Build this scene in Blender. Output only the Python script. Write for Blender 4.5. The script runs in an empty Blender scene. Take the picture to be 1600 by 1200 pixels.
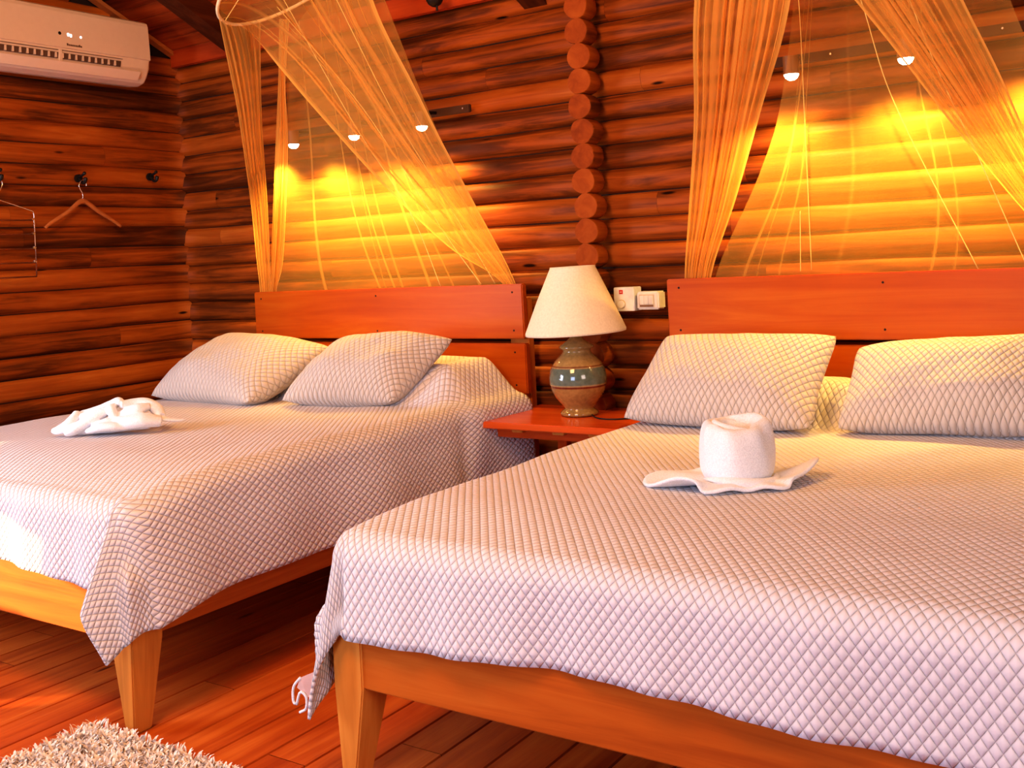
import bpy, bmesh, math, random
import numpy as np
from mathutils import Vector, Matrix, noise as mnoise
random.seed(7); RNG = np.random.RandomState(7)
S = bpy.context.scene
COL = S.collection
PI = math.pi

# ------------------------------------------------------------------ camera
F, YAW, PITCH, ROLL, H = 1648.08, .590575, .0042547, .0502366, 1.328
c, s = math.cos(YAW), math.sin(YAW); cp, sp = math.cos(PITCH), math.sin(PITCH)
right = Vector((c, s, 0)); fwd = Vector((-s*cp, c*cp, -sp)); down = fwd.cross(right)
cr, sr = math.cos(ROLL), math.sin(ROLL)
r2 = cr*right + sr*down; d2 = -sr*right + cr*down
cam = bpy.data.cameras.new('camera'); camo = bpy.data.objects.new('camera', cam); COL.objects.link(camo)
camo.matrix_world = Matrix(((r2.x, -d2.x, -fwd.x, 0), (r2.y, -d2.y, -fwd.y, 0), (r2.z, -d2.z, -fwd.z, H), (0, 0, 0, 1)))
cam.sensor_width = 36; cam.sensor_fit = 'HORIZONTAL'; cam.lens = 36*F/1600
cam.shift_y = -(600-406.2)/1600; cam.clip_start = .05
S.camera = camo
S.view_settings.view_transform = 'Standard'
S.view_settings.look = 'Medium High Contrast'; S.view_settings.exposure = -.06
S.cycles.transparent_max_bounces = 48
S.cycles.max_bounces = 8
S.cycles.sample_clamp_indirect = 4.0

# ------------------------------------------------------------------ materials
def newmat(name):
    m = bpy.data.materials.new(name); m.use_nodes = True
    nt = m.node_tree; b = nt.nodes['Principled BSDF']
    return m, nt, b
def N(nt, t, **kw):
    n = nt.nodes.new(t)
    for k, v in kw.items():
        if k.startswith('i_'): n.inputs[k[2:].replace('_', ' ')].default_value = v
        elif k.startswith('n_'): n.inputs[int(k[2:])].default_value = v
        else: setattr(n, k, v)
    return n
def ramp(nt, stops):
    r = nt.nodes.new('ShaderNodeValToRGB'); e = r.color_ramp.elements
    while len(e) < len(stops): e.new(.5)
    for el, (p, col) in zip(e, stops): el.position = p; el.color = (*col, 1)
    return r
def simple(name, col, rough=.5, metal=0, noise=.06, nscale=30, emit=None, es=1, coat=0):
    m, nt, b = newmat(name); L = nt.links.new
    tc = N(nt, 'ShaderNodeTexCoord'); nz = N(nt, 'ShaderNodeTexNoise', i_Scale=nscale, i_Detail=3.0)
    L(tc.outputs['Object'], nz.inputs['Vector'])
    d = tuple(max(0, x*(1-noise*2)) for x in col); u = tuple(min(1, x*(1+noise)) for x in col)
    r = ramp(nt, [(.3, d), (.7, u)]); L(nz.outputs['Fac'], r.inputs[0]); L(r.outputs[0], b.inputs['Base Color'])
    b.inputs['Roughness'].default_value = rough; b.inputs['Metallic'].default_value = metal
    b.inputs['Coat Weight'].default_value = coat
    if emit: b.inputs['Emission Color'].default_value = (*emit, 1); b.inputs['Emission Strength'].default_value = es
    return m
def wood(name, stops, axis=0, gs=1.0, rough=.4, bump=.15, knots=0, tone=True, tone_amt=.5, coat=0, spec=.12):
    """grain stretched along an axis; 'tone' colour attribute shifts each log or board"""
    m, nt, b = newmat(name); L = nt.links.new
    tc = N(nt, 'ShaderNodeTexCoord')
    at = N(nt, 'ShaderNodeAttribute', attribute_name='tone')
    off = N(nt, 'ShaderNodeVectorMath', operation='SCALE'); off.inputs['Scale'].default_value = 37.0 if tone else 0.0
    L(at.outputs['Color'], off.inputs[0])
    add = N(nt, 'ShaderNodeVectorMath', operation='ADD'); L(tc.outputs['Object'], add.inputs[0]); L(off.outputs[0], add.inputs[1])
    mp = N(nt, 'ShaderNodeMapping'); sc = [22*gs]*3; sc[axis] = 1.3*gs; mp.inputs['Scale'].default_value = sc
    L(add.outputs[0], mp.inputs['Vector'])
    n1 = N(nt, 'ShaderNodeTexNoise', i_Scale=1.0, i_Detail=8.0, i_Roughness=.62, i_Distortion=.9); L(mp.outputs[0], n1.inputs['Vector'])
    mp2 = N(nt, 'ShaderNodeMapping'); sc = [5*gs]*3; sc[axis] = 1.1*gs; mp2.inputs['Scale'].default_value = sc
    L(add.outputs[0], mp2.inputs['Vector'])
    n2 = N(nt, 'ShaderNodeTexNoise', i_Scale=1.0, i_Detail=4.0, i_Roughness=.55); L(mp2.outputs[0], n2.inputs['Vector'])
    mix = N(nt, 'ShaderNodeMath', operation='MULTIPLY_ADD'); L(n1.outputs['Fac'], mix.inputs[0]); mix.inputs[1].default_value = .55
    m2 = N(nt, 'ShaderNodeMath', operation='MULTIPLY'); L(n2.outputs['Fac'], m2.inputs[0]); m2.inputs[1].default_value = .45
    L(m2.outputs[0], mix.inputs[2])
    val = mix
    if tone:
        sep = N(nt, 'ShaderNodeSeparateColor'); L(at.outputs['Color'], sep.inputs[0])
        t = N(nt, 'ShaderNodeMath', operation='MULTIPLY_ADD'); L(sep.outputs[0], t.inputs[0]); t.inputs[1].default_value = tone_amt*.5; t.inputs[2].default_value = -tone_amt*.25
        v = N(nt, 'ShaderNodeMath', operation='ADD'); L(mix.outputs[0], v.inputs[0]); L(t.outputs[0], v.inputs[1]); val = v
    r = ramp(nt, stops); L(val.outputs[0], r.inputs[0])
    out = r.outputs[0]
    if knots:
        mk = N(nt, 'ShaderNodeMapping'); sc = [7.0]*3; sc[axis] = 1.7; mk.inputs['Scale'].default_value = sc; L(add.outputs[0], mk.inputs['Vector'])
        vo = N(nt, 'ShaderNodeTexVoronoi', i_Scale=1.0, i_Randomness=1.0); L(mk.outputs[0], vo.inputs['Vector'])
        kr = ramp(nt, [(0.0, (1, 1, 1)), (knots, (1, 1, 1)), (knots*1.7, (0, 0, 0))]); L(vo.outputs['Distance'], kr.inputs[0])
        mx = N(nt, 'ShaderNodeMix', data_type='RGBA'); L(kr.outputs[0], mx.inputs['Factor']); L(out, mx.inputs[6]); mx.inputs[7].default_value = (*[x*.5 for x in stops[0][1]], 1)
        out = mx.outputs[2]
    L(out, b.inputs['Base Color'])
    bp = N(nt, 'ShaderNodeBump', i_Strength=bump, i_Distance=.01); L(n1.outputs['Fac'], bp.inputs['Height']); L(bp.outputs[0], b.inputs['Normal'])
    b.inputs['Roughness'].default_value = rough; b.inputs['Coat Weight'].default_value = coat
    b.inputs['Coat Roughness'].default_value = .2; b.inputs['Specular IOR Level'].default_value = spec
    return m
LOGST = [(.30, (.035, .010, .003)), (.42, (.12, .030, .005)), (.52, (.30, .070, .008)), (.62, (.40, .105, .014)), (.78, (.58, .20, .03))]
M_logx = wood('log_wood_x', LOGST, 0, 1, .5, .35, knots=.045, tone_amt=.34)
M_logy = wood('log_wood_y', LOGST, 1, 1, .5, .35, knots=.045, tone_amt=.34)
M_end = wood('log_end_grain', [(.3, (.19, .035, .005)), (.5, (.30, .062, .008)), (.7, (.40, .10, .014))], 1, .8, .75, .2, tone_amt=.3)
M_ceil = wood('ceiling_board_wood', [(.34, (.03, .006, .002)), (.5, (.17, .025, .005)), (.72, (.42, .08, .014))], 0, 1, .5, .3, tone_amt=.9)
M_beam = wood('rafter_wood', [(.3, (.03, .008, .003)), (.5, (.07, .018, .006)), (.7, (.13, .035, .01))], 1, 1, .5, .2, tone=False)
M_trim = wood('red_trim_wood', [(.3, (.26, .03, .008)), (.5, (.42, .06, .012)), (.7, (.55, .10, .02))], 0, 1, .45, .15, tone=False)
M_floor = wood('floor_board_wood', [(.3, (.24, .028, .006)), (.5, (.46, .085, .012)), (.68, (.62, .16, .025))], 1, 1, .32, .12, knots=.055, tone_amt=.3, coat=0, spec=.14)
M_bed = wood('bed_wood', [(.3, (.26, .045, .006)), (.5, (.46, .105, .012)), (.7, (.60, .18, .025))], 0, .7, .45, .1, tone=False, coat=0, spec=.1)
M_bedy = wood('bed_wood_lengthwise', [(.3, (.30, .060, .010)), (.5, (.52, .135, .022)), (.7, (.66, .22, .045))], 1, .7, .45, .1, tone=False, coat=0, spec=.1)
M_bedz = wood('bed_leg_wood', [(.3, (.42, .12, .018)), (.5, (.64, .23, .04)), (.7, (.75, .33, .07))], 2, .8, .45, .1, tone=False, coat=0, spec=.1)  # lighter base colour stands in for sun bounce on the legs
M_head = wood('headboard_wood', [(.3, (.34, .045, .002)), (.5, (.46, .085, .004)), (.7, (.56, .14, .010))], 0, .7, .4, .06, tone=False, coat=.0, spec=.15)
M_night = wood('nightstand_wood', [(.3, (.42, .05, .008)), (.5, (.60, .09, .014)), (.7, (.70, .14, .025))], 0, .8, .22, .05, tone=False, coat=.2)
M_dark = simple('dark_gap', (.02, .006, .003), .9)
M_black = simple('black_metal', (.015, .013, .012), .45, .3)
M_steel = simple('polished_steel', (.8, .74, .66), .22, .95)
M_rod = simple('coated_steel_rod', (.30, .11, .05), .35, .6)
M_hang = wood('hanger_wood', [(.3, (.32, .10, .03)), (.6, (.50, .18, .05)), (.8, (.6, .25, .08))], 1, 2, .35, .05, tone=False, coat=.3)
M_barwood = simple('dark_brown_bar', (.07, .025, .008), .95)
M_white = simple('white_plastic', (.82, .80, .74), .35)
M_ac = simple('air_conditioner_plastic', (.74, .56, .42), .28, noise=.01)  # warm room light is tinted into the white plastic's base colour
M_acdark = simple('vent_shadow_plastic', (.10, .05, .03), .6)
M_led = simple('white_led', (.9, .9, 1), .4, emit=(.95, .93, 1), es=4)
M_lens = simple('lit_lamp_lens', (1, .95, .8), .4, emit=(1, .93, .75), es=30)
M_spotbody = simple('brown_spotlight_body', (.30, .13, .04), .4, .2)
M_red = simple('red_badge', (.55, .03, .02), .5)
M_towel_w = None
def towel_mat():
    m, nt, b = newmat('white_terry_cotton'); L = nt.links.new
    tc = N(nt, 'ShaderNodeTexCoord'); nz = N(nt, 'ShaderNodeTexNoise', i_Scale=260.0, i_Detail=3.0); L(tc.outputs['Object'], nz.inputs['Vector'])
    r = ramp(nt, [(.3, (.74, .74, .76)), (.7, (.90, .90, .91))]); L(nz.outputs['Fac'], r.inputs[0]); L(r.outputs[0], b.inputs['Base Color'])
    bp = N(nt, 'ShaderNodeBump', i_Strength=.7, i_Distance=.004); L(nz.outputs['Fac'], bp.inputs['Height']); L(bp.outputs[0], b.inputs['Normal'])
    b.inputs['Roughness'].default_value = .95; b.inputs['Sheen Weight'].default_value = .3
    return m
M_towel = towel_mat()
def quilt_mat(name, W, Lh, col, dark, dist=.006):
    m, nt, b = newmat(name); L = nt.links.new
    uv = N(nt, 'ShaderNodeUVMap', uv_map='UVMap'); sx = N(nt, 'ShaderNodeSeparateXYZ'); L(uv.outputs[0], sx.inputs[0])
    def lin(a, b_):
        m1 = N(nt, 'ShaderNodeMath', operation='MULTIPLY', n_1=a); L(sx.outputs[0], m1.inputs[0])
        m2 = N(nt, 'ShaderNodeMath', operation='MULTIPLY_ADD', n_1=b_); L(sx.outputs[1], m2.inputs[0]); L(m1.outputs[0], m2.inputs[2])
        si = N(nt, 'ShaderNodeMath', operation='SINE'); L(m2.outputs[0], si.inputs[0])
        ab = N(nt, 'ShaderNodeMath', operation='ABSOLUTE'); L(si.outputs[0], ab.inputs[0]); return ab
    A_ = lin(PI/W, PI/Lh); B_ = lin(PI/W, -PI/Lh)
    pr = N(nt, 'ShaderNodeMath', operation='MULTIPLY'); L(A_.outputs[0], pr.inputs[0]); L(B_.outputs[0], pr.inputs[1])
    pw = N(nt, 'ShaderNodeMath', operation='POWER', n_1=.42); L(pr.outputs[0], pw.inputs[0])
    tc = N(nt, 'ShaderNodeTexCoord'); nz = N(nt, 'ShaderNodeTexNoise', i_Scale=55.0, i_Detail=4.0); L(tc.outputs['Object'], nz.inputs['Vector'])
    hh = N(nt, 'ShaderNodeMath', operation='MULTIPLY_ADD', n_1=.28); L(nz.outputs['Fac'], hh.inputs[0]); L(pw.outputs[0], hh.inputs[2])
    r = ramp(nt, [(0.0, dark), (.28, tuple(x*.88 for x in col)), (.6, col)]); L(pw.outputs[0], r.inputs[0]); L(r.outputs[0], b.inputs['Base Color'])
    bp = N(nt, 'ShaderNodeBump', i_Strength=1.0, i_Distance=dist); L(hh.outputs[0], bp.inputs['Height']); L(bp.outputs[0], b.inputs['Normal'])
    b.inputs['Roughness'].default_value = .85; b.inputs['Sheen Weight'].default_value = .15
    return m
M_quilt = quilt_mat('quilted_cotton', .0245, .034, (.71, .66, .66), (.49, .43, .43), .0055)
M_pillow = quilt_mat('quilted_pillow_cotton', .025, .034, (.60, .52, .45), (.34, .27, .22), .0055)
def net_mat():
    m, nt, b = newmat('sheer_net_fabric'); L = nt.links.new
    for n in list(nt.nodes): nt.nodes.remove(n)
    out = N(nt, 'ShaderNodeOutputMaterial')
    tr = N(nt, 'ShaderNodeBsdfTransparent'); df = N(nt, 'ShaderNodeBsdfDiffuse'); tl = N(nt, 'ShaderNodeBsdfTranslucent')
    df.inputs['Color'].default_value = (1, .57, .13, 1); tl.inputs['Color'].default_value = (1, .57, .13, 1)  # net itself is whitish; the warm lamp light is put into this orange
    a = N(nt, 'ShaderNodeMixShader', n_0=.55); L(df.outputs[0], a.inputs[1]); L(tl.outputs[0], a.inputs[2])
    uv = N(nt, 'ShaderNodeUVMap', uv_map='UVMap'); mp = N(nt, 'ShaderNodeMapping'); mp.inputs['Scale'].default_value = (26, .8, 1)
    L(uv.outputs[0], mp.inputs['Vector'])
    nz = N(nt, 'ShaderNodeTexNoise', i_Scale=1.0, i_Detail=5.0, i_Roughness=.7); L(mp.outputs[0], nz.inputs['Vector'])
    at = N(nt, 'ShaderNodeAttribute', attribute_name='sheer')
    mr = N(nt, 'ShaderNodeMapRange', n_1=.35, n_2=.75, n_3=.95, n_4=1.15); L(nz.outputs['Fac'], mr.inputs[0])
    mu = N(nt, 'ShaderNodeMath', operation='MULTIPLY', use_clamp=True); L(mr.outputs[0], mu.inputs[0]); L(at.outputs['Fac'], mu.inputs[1])
    mx = N(nt, 'ShaderNodeMixShader'); L(mu.outputs[0], mx.inputs[0]); L(tr.outputs[0], mx.inputs[1]); L(a.outputs[0], mx.inputs[2])
    L(mx.outputs[0], out.inputs[0])
    return m
M_net = net_mat()
M_hoop = simple('hoop_cotton_tape', (.92, .70, .38), .7)
M_seam = simple('net_seam_thread', (1.0, .72, .25), .6, emit=(1, .6, .12), es=.15)  # faint glow put into the thread, which is no lamp
def shade_mat():
    m, nt, b = newmat('cream_lampshade_fabric'); L = nt.links.new
    tc = N(nt, 'ShaderNodeTexCoord'); nz = N(nt, 'ShaderNodeTexNoise', i_Scale=120.0, i_Detail=3.0); L(tc.outputs['Object'], nz.inputs['Vector'])
    r = ramp(nt, [(.3, (.76, .66, .46)), (.7, (.86, .76, .55))]); L(nz.outputs['Fac'], r.inputs[0]); L(r.outputs[0], b.inputs['Base Color'])
    b.inputs['Roughness'].default_value = .9
    
    return m
M_shade = shade_mat()
def ceramic_mat():
    m, nt, b = newmat('banded_ceramic_glaze'); L = nt.links.new
    tc = N(nt, 'ShaderNodeTexCoord'); sx = N(nt, 'ShaderNodeSeparateXYZ'); L(tc.outputs['Object'], sx.inputs[0])
    nz = N(nt, 'ShaderNodeTexNoise', i_Scale=60.0, i_Detail=5.0); L(tc.outputs['Object'], nz.inputs['Vector'])
    mr = N(nt, 'ShaderNodeMapRange', n_1=0.0, n_2=.35, n_3=0.0, n_4=1.0); L(sx.outputs[2], mr.inputs[0])
    def z(v): return v/.35
    tan, tan2, blue, lin_, cream = (.34, .20, .065), (.40, .25, .09), (.13, .17, .13), (.16, .03, .015), (.42, .28, .12)
    r = ramp(nt, [(0, tan), (z(.122), tan), (z(.126), lin_), (z(.131), lin_), (z(.134), cream), (z(.141), blue), (z(.205), blue), (z(.209), cream), (z(.214), lin_), (z(.218), tan2), (1, tan)])
    r.color_ramp.interpolation = 'LINEAR'
    L(mr.outputs[0], r.inputs[0])
    mx = N(nt, 'ShaderNodeMix', data_type='RGBA', blend_type='MULTIPLY'); mx.inputs['Factor'].default_value = .6
    r2_ = ramp(nt, [(.35, (.6, .6, .6)), (.65, (1, 1, 1))]); L(nz.outputs['Fac'], r2_.inputs[0]); L(r.outputs[0], mx.inputs[6]); L(r2_.outputs[0], mx.inputs[7])
    L(mx.outputs[2], b.inputs['Base Color']); b.inputs['Roughness'].default_value = .12; b.inputs['Coat Weight'].default_value = .6
    return m
M_ceramic = ceramic_mat()
M_rug = simple('shaggy_cream_wool', (.86, .73, .60), .95, noise=.12, nscale=80)
M_glass, nt, b = newmat('window_glass'); b.inputs['Transmission Weight'].default_value = 1; b.inputs['Roughness'].default_value = 0; b.inputs['IOR'].default_value = 1.0
b.inputs['Alpha'].default_value = .1

# ------------------------------------------------------------------ helpers
def link(name, me, mat=None, parent=None, smooth=False, **props):
    o = bpy.data.objects.new(name, me); COL.objects.link(o)
    if mat: me.materials.append(mat)
    if parent: o.parent = parent; o.matrix_parent_inverse = Matrix.Translation(-parent.location) if False else Matrix()
    if parent: o.location = tuple(-x for x in parent.location)
    if smooth: me.polygons.foreach_set('use_smooth', [True]*len(me.polygons))
    for k, v in props.items(): o[k] = v
    return o
def pyd(name, V, Fc, mat=None, parent=None, smooth=False, **props):
    me = bpy.data.meshes.new(name); me.from_pydata([tuple(v) for v in V], [], [tuple(f) for f in Fc]); me.update()
    return link(name, me, mat, parent, smooth, **props)
def bm_obj(name, bm, mat=None, parent=None, smooth=False, **props):
    me = bpy.data.meshes.new(name); bm.normal_update(); bm.to_mesh(me); bm.free()
    return link(name, me, mat, parent, smooth, **props)
def thing(name, loc, label, cat, group=None):
    o = bpy.data.objects.new(name, None); COL.objects.link(o); o.location = loc; o.empty_display_size = .1
    o['label'] = label; o['category'] = cat
    if group: o['group'] = group
    return o
def tag(o, label, cat, group=None):
    o['label'] = label; o['category'] = cat
    if group: o['group'] = group
    return o
def box_bm(x0, x1, y0, y1, z0, z1, bev=0, bm=None, seg=2):
    own = bm is None
    b_ = bmesh.new()
    v = [b_.verts.new(p) for p in [(x0,y0,z0),(x1,y0,z0),(x1,y1,z0),(x0,y1,z0),(x0,y0,z1),(x1,y0,z1),(x1,y1,z1),(x0,y1,z1)]]
    for f in [(3,2,1,0),(4,5,6,7),(0,1,5,4),(1,2,6,5),(2,3,7,6),(3,0,4,7)]: b_.faces.new([v[i] for i in f])
    if bev: bmesh.ops.bevel(b_, geom=list(b_.edges), offset=bev, segments=seg, affect='EDGES')
    if own: return b_
    me = bpy.data.meshes.new('t'); b_.to_mesh(me); b_.free(); bm.from_mesh(me); bpy.data.meshes.remove(me); return bm
def box(name, x0, x1, y0, y1, z0, z1, mat, parent=None, bev=.002, **p):
    return bm_obj(name, box_bm(x0, x1, y0, y1, z0, z1, bev), mat, parent, **p)
def catmull(P, n):
    P = [Vector(p) for p in P]; out = []
    m = len(P)-1
    for i in range(n+1):
        t = i/n*m; k = min(int(t), m-1); f = t-k
        p0 = P[k-1] if k > 0 else P[k]*2-P[k+1]; p1, p2 = P[k], P[k+1]; p3 = P[k+2] if k+2 <= m else P[k+1]*2-P[k]
        out.append(.5*((2*p1)+(p2-p0)*f+(2*p0-5*p1+4*p2-p3)*f*f+(-p0+3*p1-3*p2+p3)*f*f*f))
    return out
def tube_data(P, R, seg=10, caps=True, closed=False, flat=None):
    P = [Vector(p) for p in P]; n = len(P); V = []; Fc = []
    if not hasattr(R, '__len__'): R = [R]*n
    up = Vector((0, 0, 1)); prev = None
    for i in range(n):
        if closed: t = P[(i+1) % n]-P[i-1]
        else: t = P[min(i+1, n-1)]-P[max(i-1, 0)]
        t.normalize()
        if prev is None:
            a = up if abs(t.z) < .9 else Vector((1, 0, 0)); u = t.cross(a).normalized()
        else: u = (prev - t*prev.dot(t)).normalized()
        prev = u; w = t.cross(u)
        for k in range(seg):
            a = 2*PI*k/seg; V.append(P[i]+(u*math.cos(a)+w*math.sin(a)*(flat or 1))*R[i])
    for i in range(n if closed else n-1):
        j = (i+1) % n
        for k in range(seg): Fc.append((i*seg+k, i*seg+(k+1) % seg, j*seg+(k+1) % seg, j*seg+k))
    if caps and not closed: Fc.append(tuple(range(seg))[::-1]); Fc.append(tuple((n-1)*seg+k for k in range(seg)))
    return V, Fc
def tube(name, P, R, mat, parent=None, seg=10, closed=False, flat=None, **p):
    V, Fc = tube_data(P, R, seg, True, closed, flat); return pyd(name, V, Fc, mat, parent, True, **p)
def lathe(name, prof, cx, cy, cz, mat, parent=None, seg=48, **p):
    V = []; Fc = []; n = len(prof)
    for r, z in prof:
        for k in range(seg): a = 2*PI*k/seg; V.append((cx+r*math.cos(a), cy+r*math.sin(a), cz+z))
    for i in range(n-1):
        for k in range(seg): Fc.append((i*seg+k, i*seg+(k+1) % seg, (i+1)*seg+(k+1) % seg, (i+1)*seg+k))
    if prof[0][0] > 1e-4: Fc.append(tuple(range(seg))[::-1])
    if prof[-1][0] > 1e-4: Fc.append(tuple((n-1)*seg+k for k in range(seg)))
    return pyd(name, V, Fc, mat, parent, True, **p)
def cyl(name, p0, p1, r, mat, parent=None, seg=24, **p):
    V, Fc = tube_data([p0, p1], r, seg); o = pyd(name, V, Fc, mat, parent, False, **p); return o
def set_tone(me, tones):
    ca = me.color_attributes.new('tone', 'FLOAT_COLOR', 'CORNER')
    arr = np.empty((len(me.loops), 4), 'f')
    li = 0
    for pl, t in zip(me.polygons, tones):
        arr[pl.loop_start:pl.loop_start+pl.loop_total] = (t, (t*7.3) % 1, (t*13.7) % 1, 1)
    ca.data.foreach_set('color', arr.ravel())

# ------------------------------------------------------------------ log walls
def log_wall(name, mapf, a0, a1, grooves, mat, bulge=.027, skip=None, arange=None, seed=0):
    """mapf(a, d, z) -> xyz, d = distance out of the groove plane into the room"""
    rnd = random.Random(seed); V = []; Fc = []; T = []; K = 9
    for z0, z1 in zip(grooves[:-1], grooves[1:]):
        lo, hi = (a0, a1) if not arange else arange((z0+z1)/2, a0, a1)
        if hi <= lo+.05: continue
        spans = [(lo, hi)]
        if skip:
            s0, s1, sz0, sz1 = skip
            if z1 > sz0+.02 and z0 < sz1-.02: spans = [(lo, min(hi, s0)), (max(lo, s1), hi)]
        tc_ = rnd.random(); blc = bulge*rnd.uniform(.93, 1.07); ph = rnd.uniform(0, 9)
        for b0, b1 in spans:
            if b1-b0 < .05: continue
            cuts = [b0]; x = b0+rnd.uniform(.3, 2.4)
            while x < b1-.3: cuts.append(x); x += rnd.uniform(1.6, 3.2)
            cuts.append(b1)
            for k0, k1 in zip(cuts[:-1], cuts[1:]):
                t = min(1, max(0, tc_+rnd.uniform(-.13, .13))); bl = blc*rnd.uniform(.985, 1.015); n = max(2, int((k1-k0)/.12))
                base = len(V)
                for i in range(n+1):
                    a = k0+.0004+(k1-k0-.0008)*i/n
                    w = .0035*math.sin(a*3.1+ph)+.002*math.sin(a*7.7+ph*2)
                    for k in range(K+1):
                        q = k/K; zz = z0+(z1-z0)*q+w*.4
                        d = bl*max(0, 1-abs(2*q-1)**2.3)**.62+w*.6-(.006 if k in (0, K) else 0)
                        V.append(mapf(a, d, zz))
                for i in range(n):
                    for k in range(K):
                        A0 = base+i*(K+1)+k; Fc.append((A0, A0+1, A0+K+2, A0+K+1)); T.append(t)
                if k0 == b0: Fc.append(tuple(base+k for k in range(K+1))); T.append(t)
                if k1 == b1: Fc.append(tuple(base+n*(K+1)+k for k in range(K+1))[::-1]); T.append(t)
    me = bpy.data.meshes.new(name); me.from_pydata(V, [], Fc); me.update()
    o = link(name, me, mat, None, True, kind='structure')
    set_tone(me, T)
    return o
RY0, RY1, RX0, RX1 = -2.4, 4.175, -5.13, 2.4          # room
gb = [2.017+.1093*k for k in range(-19, 7)]
wall_back = log_wall('wall_back', lambda a, d, z: (a, RY1-d, z), RX0, RX1, gb, M_logx, bulge=.032, seed=3)
gl = [2.045+.1113*k for k in range(-19, 20)]
RIDGE = .9
def roof_z(y): return 2.625+.47*(4.1-y) if y > RIDGE else 2.625+.47*(4.1-RIDGE)-.47*(RIDGE-y)
def gable(zm, a0, a1):
    if zm < 2.58: return a0, a1
    y1 = 4.1-(zm-2.58)/.47; y0 = RIDGE-(4.1-RIDGE-(zm-2.58)/.47)
    return max(a0, y0), min(a1, y1)
WIN = (-.10, 1.35, 1.10, 2.05)
wall_left = log_wall('wall_left', lambda a, d, z: (RX0+d, a, z), RY0, RY1-.01, gl, M_logy, arange=gable, skip=(-.10, 1.35, .30, 1.06), seed=11)
wall_right = log_wall('wall_right', lambda a, d, z: (RX1-d, a, z), RY0, RY1, gl, M_logy, arange=gable, seed=21)
wall_front = log_wall('wall_front', lambda a, d, z: (a, RY0+d, z), RX0, RX1, [.0+.11*k for k in range(25)], M_logx, seed=31)
# solid backing behind the logs (dark chinking), with only sun slots left free in the window opening
def backing(name, boxes):
    bm = bmesh.new()
    for b_ in boxes: box_bm(*b_, bm=bm)
    return bm_obj(name, bm, M_dark, None, kind='structure')
backing('trim_1', [(RX0-.1, RX1+.1, RY1+.003, RY1+.06, -.02, 2.75)])
backing('trim_2', [(RX0-.06, RX0-.003, RY0, -.10, -.02, 3.9), (RX0-.06, RX0-.003, 1.35, RY1+.05, -.02, 3.9),
                   (RX0-.06, RX0-.003, -.10, 1.35, -.02, .335), (RX0-.06, RX0-.003, -.10, .22, .335, .70), (RX0-.06, RX0-.003, .40, 1.35, .335, .66), (RX0-.06, RX0-.003, .21, .41, .455, .66), (RX0-.06, RX0-.003, -.10, .14, .90, 1.0), (RX0-.06, RX0-.003, -.10, 1.35, 1.0, 3.9)])  # boxes inside the opening are added to block and cut the sun
backing('trim_3', [(RX1+.003, RX1+.06, RY0, RY1+.05, -.02, 3.9), (RX0-.06, RX1+.06, RY0-.06, RY0-.003, -.02, 2.75)])
# window on the left wall, beside the beds' foot end (outside the frame); infill panels added to shape the sun patches
bm = bmesh.new()
for b_ in [(-.12, -.06, .28, 1.06), (1.31, 1.37, .28, 1.06), (-.06, 1.31, .28, .335), (-.06, 1.31, 1.0, 1.06), (-.06, .22, .335, .70), (.40, 1.31, .335, .66), (.21, .41, .455, .68), (-.06, .14, .9, 1.0), (.74, .77, .66, 1.0)]:
    box_bm(RX0-.05, RX0+.06, b_[0], b_[1], b_[2], b_[3], .004, bm)
win = bm_obj('window_1', bm, M_bedz, None, kind='structure')
# ------------------------------------------------------------------ log ends sticking out of the wall
stubs = [2.017+.1093*(k+.5) for k in range(-15, 6)]
NST = len(stubs)
def stub_mesh(seed):
    rnd = random.Random(seed); bm = bmesh.new(); seg = 26; rings = [(.056, .12), (.0585, .112), (.0595, .06), (.0585, .03), (.046, .008)]
    prev = None; first = None
    for r, d in rings:
        vs = []
        for k in range(seg):
            a = 2*PI*k/seg; rr = r*(1+.025*math.sin(3*a+seed)+.015*math.sin(5*a+seed*2)); vs.append(bm.verts.new((rr*math.cos(a), -d, rr*math.sin(a)*.97)))
        if prev:
            for k in range(seg): bm.faces.new((prev[k], vs[k], vs[(k+1) % seg], prev[(k+1) % seg]))
        else: first = vs
        prev = vs
    bm.faces.new(first)
    me = bpy.data.meshes.new('log_end'); bm.normal_update(); bm.to_mesh(me); bm.free()
    me.polygons.foreach_set('use_smooth', [len(p.vertices) < 5 for p in me.polygons])
    return me
for i, z in enumerate(stubs):
    me = stub_mesh(i); o = link('log_end', me, M_end); me.materials.append(M_logy)
    for p in me.polygons: p.material_index = 0 if len(p.vertices) > 4 else 1
    set_tone(me, [random.random()*.6+.3]*len(me.polygons))
    o.location = (-2.292+.004*math.sin(i*2.1), 4.13, z+.002); o.rotation_euler = (0, random.uniform(-.3, .3), 0)
    tag(o, 'round sawn log end in the stacked column of log ends between the two beds', 'log end', 'log ends stacked up the back wall')
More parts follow.
